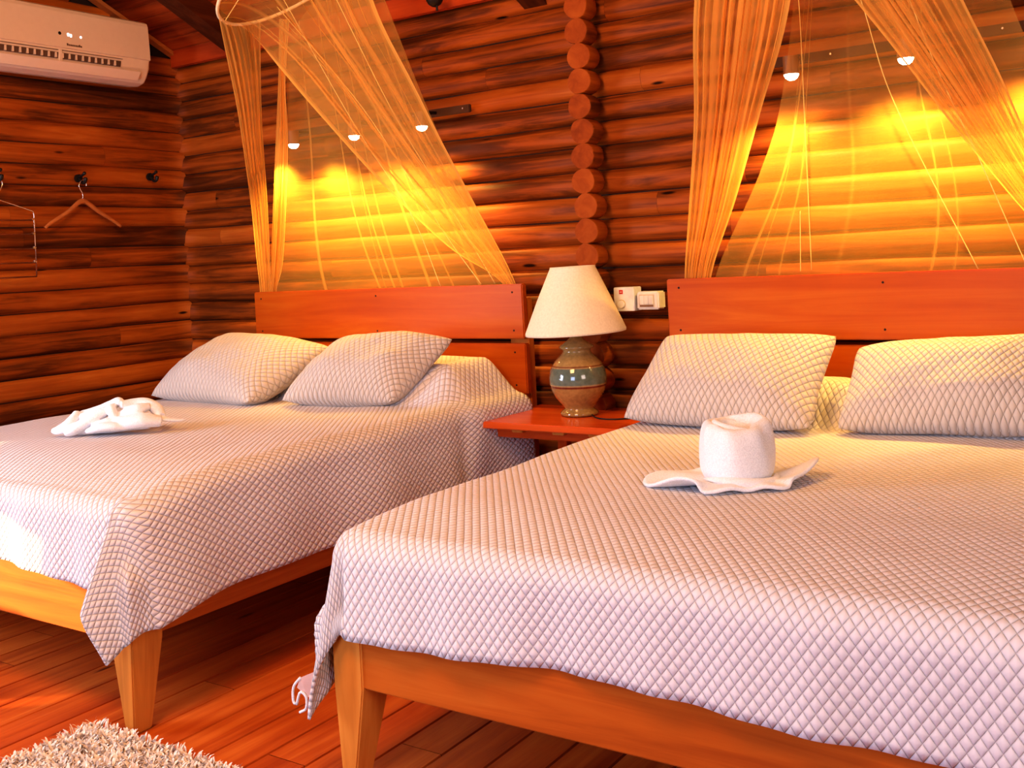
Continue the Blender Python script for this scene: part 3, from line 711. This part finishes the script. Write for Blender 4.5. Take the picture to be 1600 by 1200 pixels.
cyl('seam_line', (ax+.2085, y0+.05, z0+.120), (ax+.2085, y1-.18, z0+.120), .0016, M_acdark, t, 6)
def front_dot(name, y, z, r, m, ky=1): return cyl(name, (ax+.2065, y, z), (ax+.2125, y, z), r, m, t, 20)
front_dot('receiver_window', 3.225, 2.578, .0085, M_black)
box('display_digit', ax+.208, ax+.2125, 3.268, 3.279, 2.568, 2.584, M_led, t, .001); box('display_digit', ax+.208, ax+.2125, 3.282, 3.293, 2.565, 2.581, M_led, t, .001)
front_dot('display_dot', 3.345, 2.573, .0055, M_led)
for i in range(9):
    box('lettering', ax+.2105, ax+.2142, 3.262+i*.0098, 3.262+i*.0098+.0072, 2.519, 2.5275+(.004 if i in (0, 7) else 0), M_acdark, t, 0)
front_dot('screw_dot', 3.62, 2.535, .004, M_acdark)

# ------------------------------------------------------------------ hooks and hangers
wx = RX0+.047
def hook(y, z, label):
    t = thing('coat_hook', (wx, y, z), label, 'hook')
    lathe_o = cyl('back_plate', (wx-.008, y, z+.012), (wx+.006, y, z+.012), .022, M_black, t, 20)
    tube('lower_prong', catmull([(wx+.004, y, z+.012), (wx+.03, y, z-.014), (wx+.055, y, z-.012), (wx+.062, y, z+.012)], 12), [.008]*9+[.009, .010, .011, .008], M_black, t, 10)
    tube('upper_prong', catmull([(wx+.004, y, z+.018), (wx+.035, y, z+.026), (wx+.060, y, z+.038)], 8), [.007]*7+[.010, .007], M_black, t, 10)
hook(3.435, 1.848, 'black wall hook holding the wooden hanger'); hook(3.895, 1.872, 'empty black wall hook nearest the room corner'); hook(2.965, 1.848, 'black wall hook holding the metal trouser hanger')
hx_ = wx+.038
t = thing('wooden_hanger', (hx_, 3.43, 1.83), 'wooden clothes hanger on the middle hook of the left log wall', 'hanger')
hy = 3.428
tube('metal_hook', catmull([(hx_, hy, 1.745), (hx_, hy, 1.775), (hx_, hy-.014, 1.80), (hx_, hy-.018, 1.822), (hx_, hy, 1.845), (hx_, hy+.022, 1.836), (hx_, hy+.026, 1.815)], 26), .0032, M_steel, t, 8)
arm = catmull([(hx_, hy-.228, 1.592), (hx_, hy-.19, 1.622), (hx_, hy-.10, 1.675), (hx_, hy-.035, 1.727), (hx_, hy, 1.742), (hx_, hy+.035, 1.727), (hx_, hy+.10, 1.680), (hx_, hy+.18, 1.632), (hx_, hy+.228, 1.598)], 48)
V = []; Fc = []
for i, p in enumerate(arm):
    q = abs(i/48-.5)*2; hh = .030-.014*q; th = .0065+.004*(1-q)
    tx = arm[min(i+1, 48)]-arm[max(i-1, 0)]; tx.normalize(); nn = Vector((0, -tx.z, tx.y))
    for k in range(12):
        a = 2*PI*k/12; V.append(p+nn*(math.sin(a)*hh/2-.008*(1-q))+Vector((math.cos(a)*th, 0, 0)))
for i in range(48):
    for k in range(12): Fc.append((i*12+k, i*12+(k+1) % 12, (i+1)*12+(k+1) % 12, (i+1)*12+k))
Fc.append(tuple(range(12))[::-1]); Fc.append(tuple(48*12+k for k in range(12)))
pyd('hanger_arm', V, Fc, M_hang, t, True)
t = thing('trouser_hanger', (hx_, 2.96, 1.83), 'thin metal multi-bar trouser hanger at the left edge', 'hanger')
hy = 2.955
tube('metal_hook', catmull([(hx_, hy, 1.735), (hx_, hy+.004, 1.77), (hx_, hy+.022, 1.80), (hx_, hy+.025, 1.825), (hx_, hy, 1.845), (hx_, hy-.025, 1.835)], 24), .003, M_steel, t, 8)
yr, yl = hy+.185, hy-.185
tube('frame', [(hx_, yl, 1.345), (hx_, yl, 1.66), (hx_, yl+.006, 1.680), (hx_, hy, 1.735), (hx_, yr-.006, 1.680), (hx_, yr, 1.672), (hx_, yr+.002, 1.66), (hx_, yr, 1.345)], .0032, M_steel, t, 8)
for i, z in enumerate((1.632, 1.560, 1.487, 1.415)):
    tube('trouser_bar', [(hx_+.006, yl, z), (hx_+.006, yr-.006, z)], .0034, M_rod, t, 8)
    cyl('bar_clip', (hx_+.004, yr-.016, z+.004), (hx_+.004, yr-.002, z+.004), .0065, M_steel, t, 10)
tube('base_bar', [(hx_, yl, 1.343), (hx_, yr, 1.343)], .004, M_rod, t, 8)

# ------------------------------------------------------------------ wall light bars with three spots each
LIGHTS = []
def light_bar(xs, xa, xb, label):
    t = thing('wall_light_bar', ((xa+xb)/2, 4.1, 2.04), label, 'light')
    box('mounting_bar', xa, xb, 4.085, 4.105, 2.022, 2.060, M_barwood, t, .003)
    for k in range(5): 
        x = xa+.03+(xb-xa-.06)*k/4
        cyl('screw', (x, 4.0755, 2.041), (x, 4.072, 2.041), .004, M_steel, t, 8)
    for x in xs:
        arm = cyl('spotlight', (x, 3.97, 1.966), (x, 3.97, 2.035), .030, M_spotbody, t, 28)
        r = cyl('spotlight_arm', (x, 3.97, 2.03), (x, 4.08, 2.04), .009, M_black, t, 12)
        o = lathe('lens', [(.0, -.022), (.012, -.021), (.022, -.014), (.027, -.004), (.0275, .002)], x, 3.97, 1.966, M_lens, None, 28); o.parent = arm
        LIGHTS.append((x, 3.97, 1.935))
light_bar((-4.0, -3.575, -3.142), -4.215, -2.94, 'black wall light bar with three lit spots above the left bed')
light_bar((-1.333, -.911, -.49), -1.545, -.27, 'black wall light bar with three lit spots above the right bed')

# ------------------------------------------------------------------ mosquito nets
def net_panel(parent, name, L, R, nfold, amp, dens, seed, nu=260, nv=70, arc=None, gather=1.0, lines=14, edge=1.0):
    rnd = random.Random(seed)
    Lc = catmull(L, nv); Rc = catmull(R, nv)
    fr = [(rnd.uniform(.6, 1.4)*nfold*q, rnd.uniform(0, 6.3), w) for q, w in ((1, 1), (1.9, .5), (3.3, .3))]
    creases = [(rnd.uniform(.03, .97), rnd.uniform(.0022, .0055), rnd.uniform(.3, 1.3), rnd.uniform(-.12, .12)) for _ in range(lines)]
    V = []; UV = []; D = []
    for j in range(nv+1):
        v = j/nv; a, b_ = Lc[j], Rc[j]; wd = (b_-a).length
        tdir = (Lc[min(j+1, nv)]-Lc[max(j-1, 0)]).normalized()
        nrm = (b_-a).cross(tdir)
        nrm = nrm.normalized() if nrm.length > 1e-6 else Vector((0, -1, 0))
        if nrm.y > 0: nrm = -nrm
        for i in range(nu+1):
            u = i/nu
            g = sum(w*math.sin(f*2*PI*u+p+v*.6*math.sin(3*u+p)) for f, p, w in fr)
            env = min(1, 6*u, 6*(1-u))
            ud = u+.035*sum(w*math.cos(f*2*PI*u*1.3+p*2) for f, p, w in fr)*env*gather
            p = a+(b_-a)*ud
            if arc and v < .35:
                q = (1-v/.35)**2; c0, ax_, ay_, t0, t1 = arc; th = t0+(t1-t0)*u
                P = c0+ax_*math.cos(th)+ay_*math.sin(th); p = p*(1-q)+P*q
            am = amp*(.35+.65*math.sin(PI*min(1, v*1.15)))*(.4+min(1, wd/.3)*.6) if True else amp
            p = p+nrm*g*am*env
            V.append(p); UV.append((u*(1 if wd > .1 else .6)+seed, v))
            e = min(u, 1-u); k_ = 1+2.2*edge*math.exp(-(e/.03)**2)
            for cu, cw, cs, cd in creases: k_ += cs*math.exp(-((u-cu-cd*(v-.5))/cw)**2)
            D.append(dens*k_)
    Fc = []
    for j in range(nv):
        for i in range(nu): a = j*(nu+1)+i; Fc.append((a, a+1, a+nu+2, a+nu+1))
    o = pyd(name, V, Fc, M_net, parent, True); me = o.data
    ul = me.uv_layers.new(name='UVMap'); idx = np.empty(len(me.loops), 'i'); me.loops.foreach_get('vertex_index', idx)
    ul.data.foreach_set('uv', np.array(UV, 'f')[idx].ravel())
    at = me.attributes.new('sheer', 'FLOAT', 'POINT'); at.data.foreach_set('value', np.array(D, 'f'))
    return o
def make_net(hc, sx, sy, r, label, panels, seams, x_off=0):
    hc = Vector(hc); ax_ = Vector((r, 0, sx*r)); ay_ = Vector((0, r, sy*r))
    t = thing('mosquito_net', tuple(hc), label, 'mosquito net')
    hoop = [hc+ax_*math.cos(a)+ay_*math.sin(a) for a in np.linspace(0, 2*PI, 65)[:-1]]
    tube('hoop', hoop, .0075, M_hoop, t, 10, True)
    top = Vector((hc.x, hc.y, roof_z(hc.y)-.01))
    apex = Vector((hc.x+.02, hc.y, min(hc.z+.28, top.z-.02)))
    if top.z-apex.z > .01: tube('hanging_cord', [apex, top], .003, M_seam, t, 6)
    for a in (.6, 2.2, 3.6, 5.1): tube('hoop_cord', [hc+ax_*math.cos(a)+ay_*math.sin(a), apex], .0018, M_seam, t, 6)
    # bow tied on the hoop
    bp = hc+ax_*math.cos(2.0)+ay_*math.sin(2.0)
    V, Fc = [], []
    for d in ((.03, 0, -.012), (-.03, 0, -.016), (.012, 0, -.035), (-.016, 0, -.034)):
        v, f = tube_data(catmull([bp, bp+Vector(d)*.6+Vector((0, -.006, .008)), bp+Vector(d)], 8), [.003, .004, .005, .005, .005, .005, .004, .003, .002], 6); n = len(V); V += v; Fc += [tuple(n+q for q in ff) for ff in f]
    pyd('ribbon_bow', V, Fc, M_hoop, t, True)
    for (nm, L, R, nf, amp, dn, sd, arc) in panels:
        net_panel(t, nm, L, R, nf, amp, dn, sd, arc=(hc, ax_, ay_, arc[0], arc[1]) if arc else None, **(dict(gather=.15, lines=8, edge=.1) if nm == 'back_panel' else {}))
    for P in seams: tube('seam', catmull(P, 30), .0016, M_seam, t, 6)
    return t
A_l = [(-3.508, 3.08, 2.413), (-3.665, 3.25, 2.28), (-3.804, 3.42, 2.087), (-3.949, 3.58, 1.893), (-4.126, 3.77, 1.656), (-4.303, 3.95, 1.394), (-4.407, 4.06, 1.204), (-4.43, 4.07, 1.0)]
A_r = [(-3.592, 3.4, 2.446), (-3.716, 3.5, 2.289), (-3.896, 3.66, 2.018), (-4.089, 3.85, 1.654), (-4.317, 4.06, 1.199), (-4.34, 4.07, 1.0)]
B_l = [(-3.701, 3.62, 2.517), (-3.808, 3.7, 2.264), (-4.014, 3.85, 1.913), (-4.327, 4.06, 1.199), (-4.35, 4.07, 1.0)]
B_r = [(-3.633, 3.62, 2.505), (-3.762, 3.7, 2.226), (-3.90, 3.83, 1.933), (-4.147, 4.0, 1.386), (-4.277, 4.06, 1.198), (-4.3, 4.07, 1.0)]
C_l = [(-3.833, 3.48, 2.492), (-3.642, 3.44, 2.36), (-3.497, 3.42, 2.219), (-3.322, 3.47, 1.999), (-3.14, 3.67, 1.674), (-2.945, 3.87, 1.384), (-2.78, 4.05, 1.205), (-2.72, 4.07, 1.0)]
C_r = [(-2.876, 3.31, 2.8), (-2.878, 3.32, 2.411), (-2.822, 3.5, 2.107), (-2.798, 3.67, 1.843), (-2.758, 3.83, 1.577), (-2.71, 4.06, 1.201), (-2.70, 4.07, 1.0)]
D_l = [(-3.706, 3.66, 2.431), (-3.929, 3.85, 1.938), (-4.288, 4.06, 1.198), (-4.25, 4.07, .95)]
D_r = [(-2.956, 3.4, 2.7), (-2.93, 3.5, 2.439), (-2.859, 3.75, 1.855), (-2.724, 4.065, 1.2), (-2.70, 4.07, .95)]
make_net((-3.234, 3.312, 2.619), .527, .263, .36, 'sheer whitish mosquito net, golden light put into its colour, hung from a hoop over the left bed',
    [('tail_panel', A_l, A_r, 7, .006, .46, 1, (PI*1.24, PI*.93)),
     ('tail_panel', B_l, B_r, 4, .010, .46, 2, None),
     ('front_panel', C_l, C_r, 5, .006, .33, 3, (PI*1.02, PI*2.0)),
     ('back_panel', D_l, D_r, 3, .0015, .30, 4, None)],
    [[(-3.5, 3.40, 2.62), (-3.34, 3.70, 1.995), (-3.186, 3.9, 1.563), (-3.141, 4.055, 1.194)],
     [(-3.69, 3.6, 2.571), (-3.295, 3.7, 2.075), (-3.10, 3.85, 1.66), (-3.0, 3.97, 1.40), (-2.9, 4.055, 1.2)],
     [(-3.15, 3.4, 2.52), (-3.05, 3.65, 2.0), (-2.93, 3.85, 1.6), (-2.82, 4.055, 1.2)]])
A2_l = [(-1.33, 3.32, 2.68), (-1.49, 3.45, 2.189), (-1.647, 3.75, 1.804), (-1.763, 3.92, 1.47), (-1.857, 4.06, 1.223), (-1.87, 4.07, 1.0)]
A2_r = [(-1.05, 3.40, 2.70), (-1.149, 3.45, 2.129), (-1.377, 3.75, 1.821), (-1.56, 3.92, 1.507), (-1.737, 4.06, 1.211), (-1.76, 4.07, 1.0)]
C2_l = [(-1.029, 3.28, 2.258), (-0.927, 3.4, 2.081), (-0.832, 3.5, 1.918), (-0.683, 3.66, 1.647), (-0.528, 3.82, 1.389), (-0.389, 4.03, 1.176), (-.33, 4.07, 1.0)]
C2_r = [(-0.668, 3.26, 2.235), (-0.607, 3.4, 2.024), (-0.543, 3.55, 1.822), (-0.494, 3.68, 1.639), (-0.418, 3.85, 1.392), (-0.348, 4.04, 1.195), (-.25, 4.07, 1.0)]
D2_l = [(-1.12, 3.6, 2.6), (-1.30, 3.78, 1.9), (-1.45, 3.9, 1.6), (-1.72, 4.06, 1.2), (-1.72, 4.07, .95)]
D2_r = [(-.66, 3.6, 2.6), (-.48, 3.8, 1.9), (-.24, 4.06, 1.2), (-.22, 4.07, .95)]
make_net((-.98, 3.31, 2.73), .10, .10, .36, 'sheer whitish mosquito net, golden light put into its colour, draped in two tails over the right bed',
    [('tail_panel', A2_l, A2_r, 8, .014, .42, 5, None),
     ('front_panel', C2_l, C2_r, 8, .012, .36, 6, None),
     ('back_panel', D2_l, D2_r, 3, .0015, .24, 7, None)],
    [[(-1.19, 3.6, 2.4), (-1.203, 3.7, 2.181), (-1.251, 3.85, 1.838), (-1.321, 4.06, 1.213)],
     [(-1.05, 3.6, 2.4), (-.987, 3.7, 2.143), (-.953, 3.85, 1.869), (-.869, 3.95, 1.595), (-.716, 4.06, 1.19)],
     [(-1.335, 4.0, 1.443), (-1.365, 4.06, 1.209)],
     [(-.85, 3.5, 2.3), (-.76, 3.7, 1.9), (-.66, 3.9, 1.55), (-.56, 4.06, 1.2)]])

# ------------------------------------------------------------------ hanging pendant at the top edge
px_, py_ = -3.0, 3.93
t = thing('pendant_fitting', (px_, py_, 2.53), 'dark rounded metal fitting with a small finial at the top edge', 'ceiling fitting')
px_, py_ = -3.0, 3.95
lathe('bowl', [(.001, .0), (.012, .001), (.03, .012), (.040, .03), (.044, .06), (.030, .075), (.010, .08)], px_-.012, py_, 2.512, M_black, t, 28)
cyl('finial', (px_, py_, 2.492), (px_, py_, 2.52), .0055, M_black, t, 12)
cyl('stem', (px_-.012, py_, 2.585), (px_-.012, py_, roof_z(py_)-.005), .006, M_black, t, 10)

# ------------------------------------------------------------------ shaggy rug
def rug():
    t = thing('shaggy_rug', (-2.2, 1.5, 0), 'shaggy cream rug on the floor at the foot of the left bed', 'rug')
    x0, x1, y0, y1 = -2.79, -1.55, .95, 1.845
    box('rug_backing', x0+.01, x1-.01, y0+.01, y1-.01, .001, .012, M_rug, t, .003)
    rnd = np.random.RandomState(5); n = 26000
    cx = x0+(x1-x0)*rnd.rand(n); cy = y0+(y1-y0)*rnd.rand(n)
    keep = np.ones(n, bool)
    ang = rnd.rand(n)*2*PI; ln = .022+.014*rnd.rand(n); lean = .006+.018*rnd.rand(n); wd = .0028+.0016*rnd.rand(n)
    la = ang+PI/2+rnd.randn(n)*.8
    V = np.zeros((n, 8, 3)); 
    dx, dy = np.cos(ang)*wd, np.sin(ang)*wd; lx_, ly_ = np.cos(la)*lean, np.sin(la)*lean
    for k, (h, f, q) in enumerate(((0, 1, 0), (.55, 1.15, .35), (.9, .9, .8), (1, .3, 1.15))):
        for s_, sg in enumerate((-1, 1)):
            V[:, k*2+s_, 0] = cx+sg*dx*f+lx_*q; V[:, k*2+s_, 1] = cy+sg*dy*f+ly_*q; V[:, k*2+s_, 2] = .010+ln*h*.85
    base = (np.arange(n)*8)[:, None]
    q = np.concatenate([base+np.array([[a, a+1, a+3, a+2]]) for a in (0, 2, 4)], 0)
    pyd('pile', V.reshape(-1, 3), q.tolist(), M_rug, t, True, kind='stuff')
rug()

# ------------------------------------------------------------------ lights
def lamp(name, typ, loc, energy, col, size=None, target=None, sizey=None, **kw):
    l = bpy.data.lights.new(name, typ); l.energy = energy; l.color = col
    if typ == 'AREA': l.shape = 'RECTANGLE'; l.size = size; l.size_y = sizey or size
    for k, v in kw.items(): setattr(l, k, v)
    o = bpy.data.objects.new(name, l); COL.objects.link(o); o.location = loc
    if target is not None: o.rotation_euler = (Vector(target)-Vector(loc)).to_track_quat('-Z', 'Y').to_euler()
    return o
for i, (x, y, z) in enumerate(LIGHTS):
    lamp('spot_light', 'SPOT', (x, y, z), 60, (1, .60, .13), target=(x, y+.10, 1.0), spot_size=2.15, spot_blend=.9, shadow_soft_size=.02)
# daylight through the side window
lamp('window_daylight', 'AREA', (RX0+.10, .62, 1.35), 150, (.70, .78, 1.0), 1.35, (-1.5, 2.6, .6), 1.3)
sun = lamp('sun', 'SUN', (-8, -2, 4), 17, (1, .72, .36), target=(-8+.78, -2+.62, 4-.17), angle=.012)
# added cool fill from behind the camera; no door is built there
lamp('cool_fill_light', 'AREA', (-1.2, -2.1, 1.5), 95, (.56, .67, 1.0), 1.6, (-1.2, 2.0, .2), 1.5)
lamp('side_fill_light', 'AREA', (1.9, .6, 1.9), 55, (1, .78, .70), 1.4, (-2.8, 2.8, .4), 1.4)
# added warm fill from overhead, with no lamp fitting behind it
lamp('warm_fill_light', 'AREA', (-2.0, .6, 3.2), 100, (1, .50, .17), 1.0, (-3.2, 3.2, 1.0), 1.0)
w = bpy.data.worlds.new('world'); S.world = w; w.use_nodes = True
nt = w.node_tree; bg = nt.nodes['Background']; sky = nt.nodes.new('ShaderNodeTexSky'); sky.sky_type = 'HOSEK_WILKIE' if hasattr(sky, 'turbidity') else 'NISHITA'
nt.links.new(sky.outputs[0], bg.inputs[0]); bg.inputs[1].default_value = .4
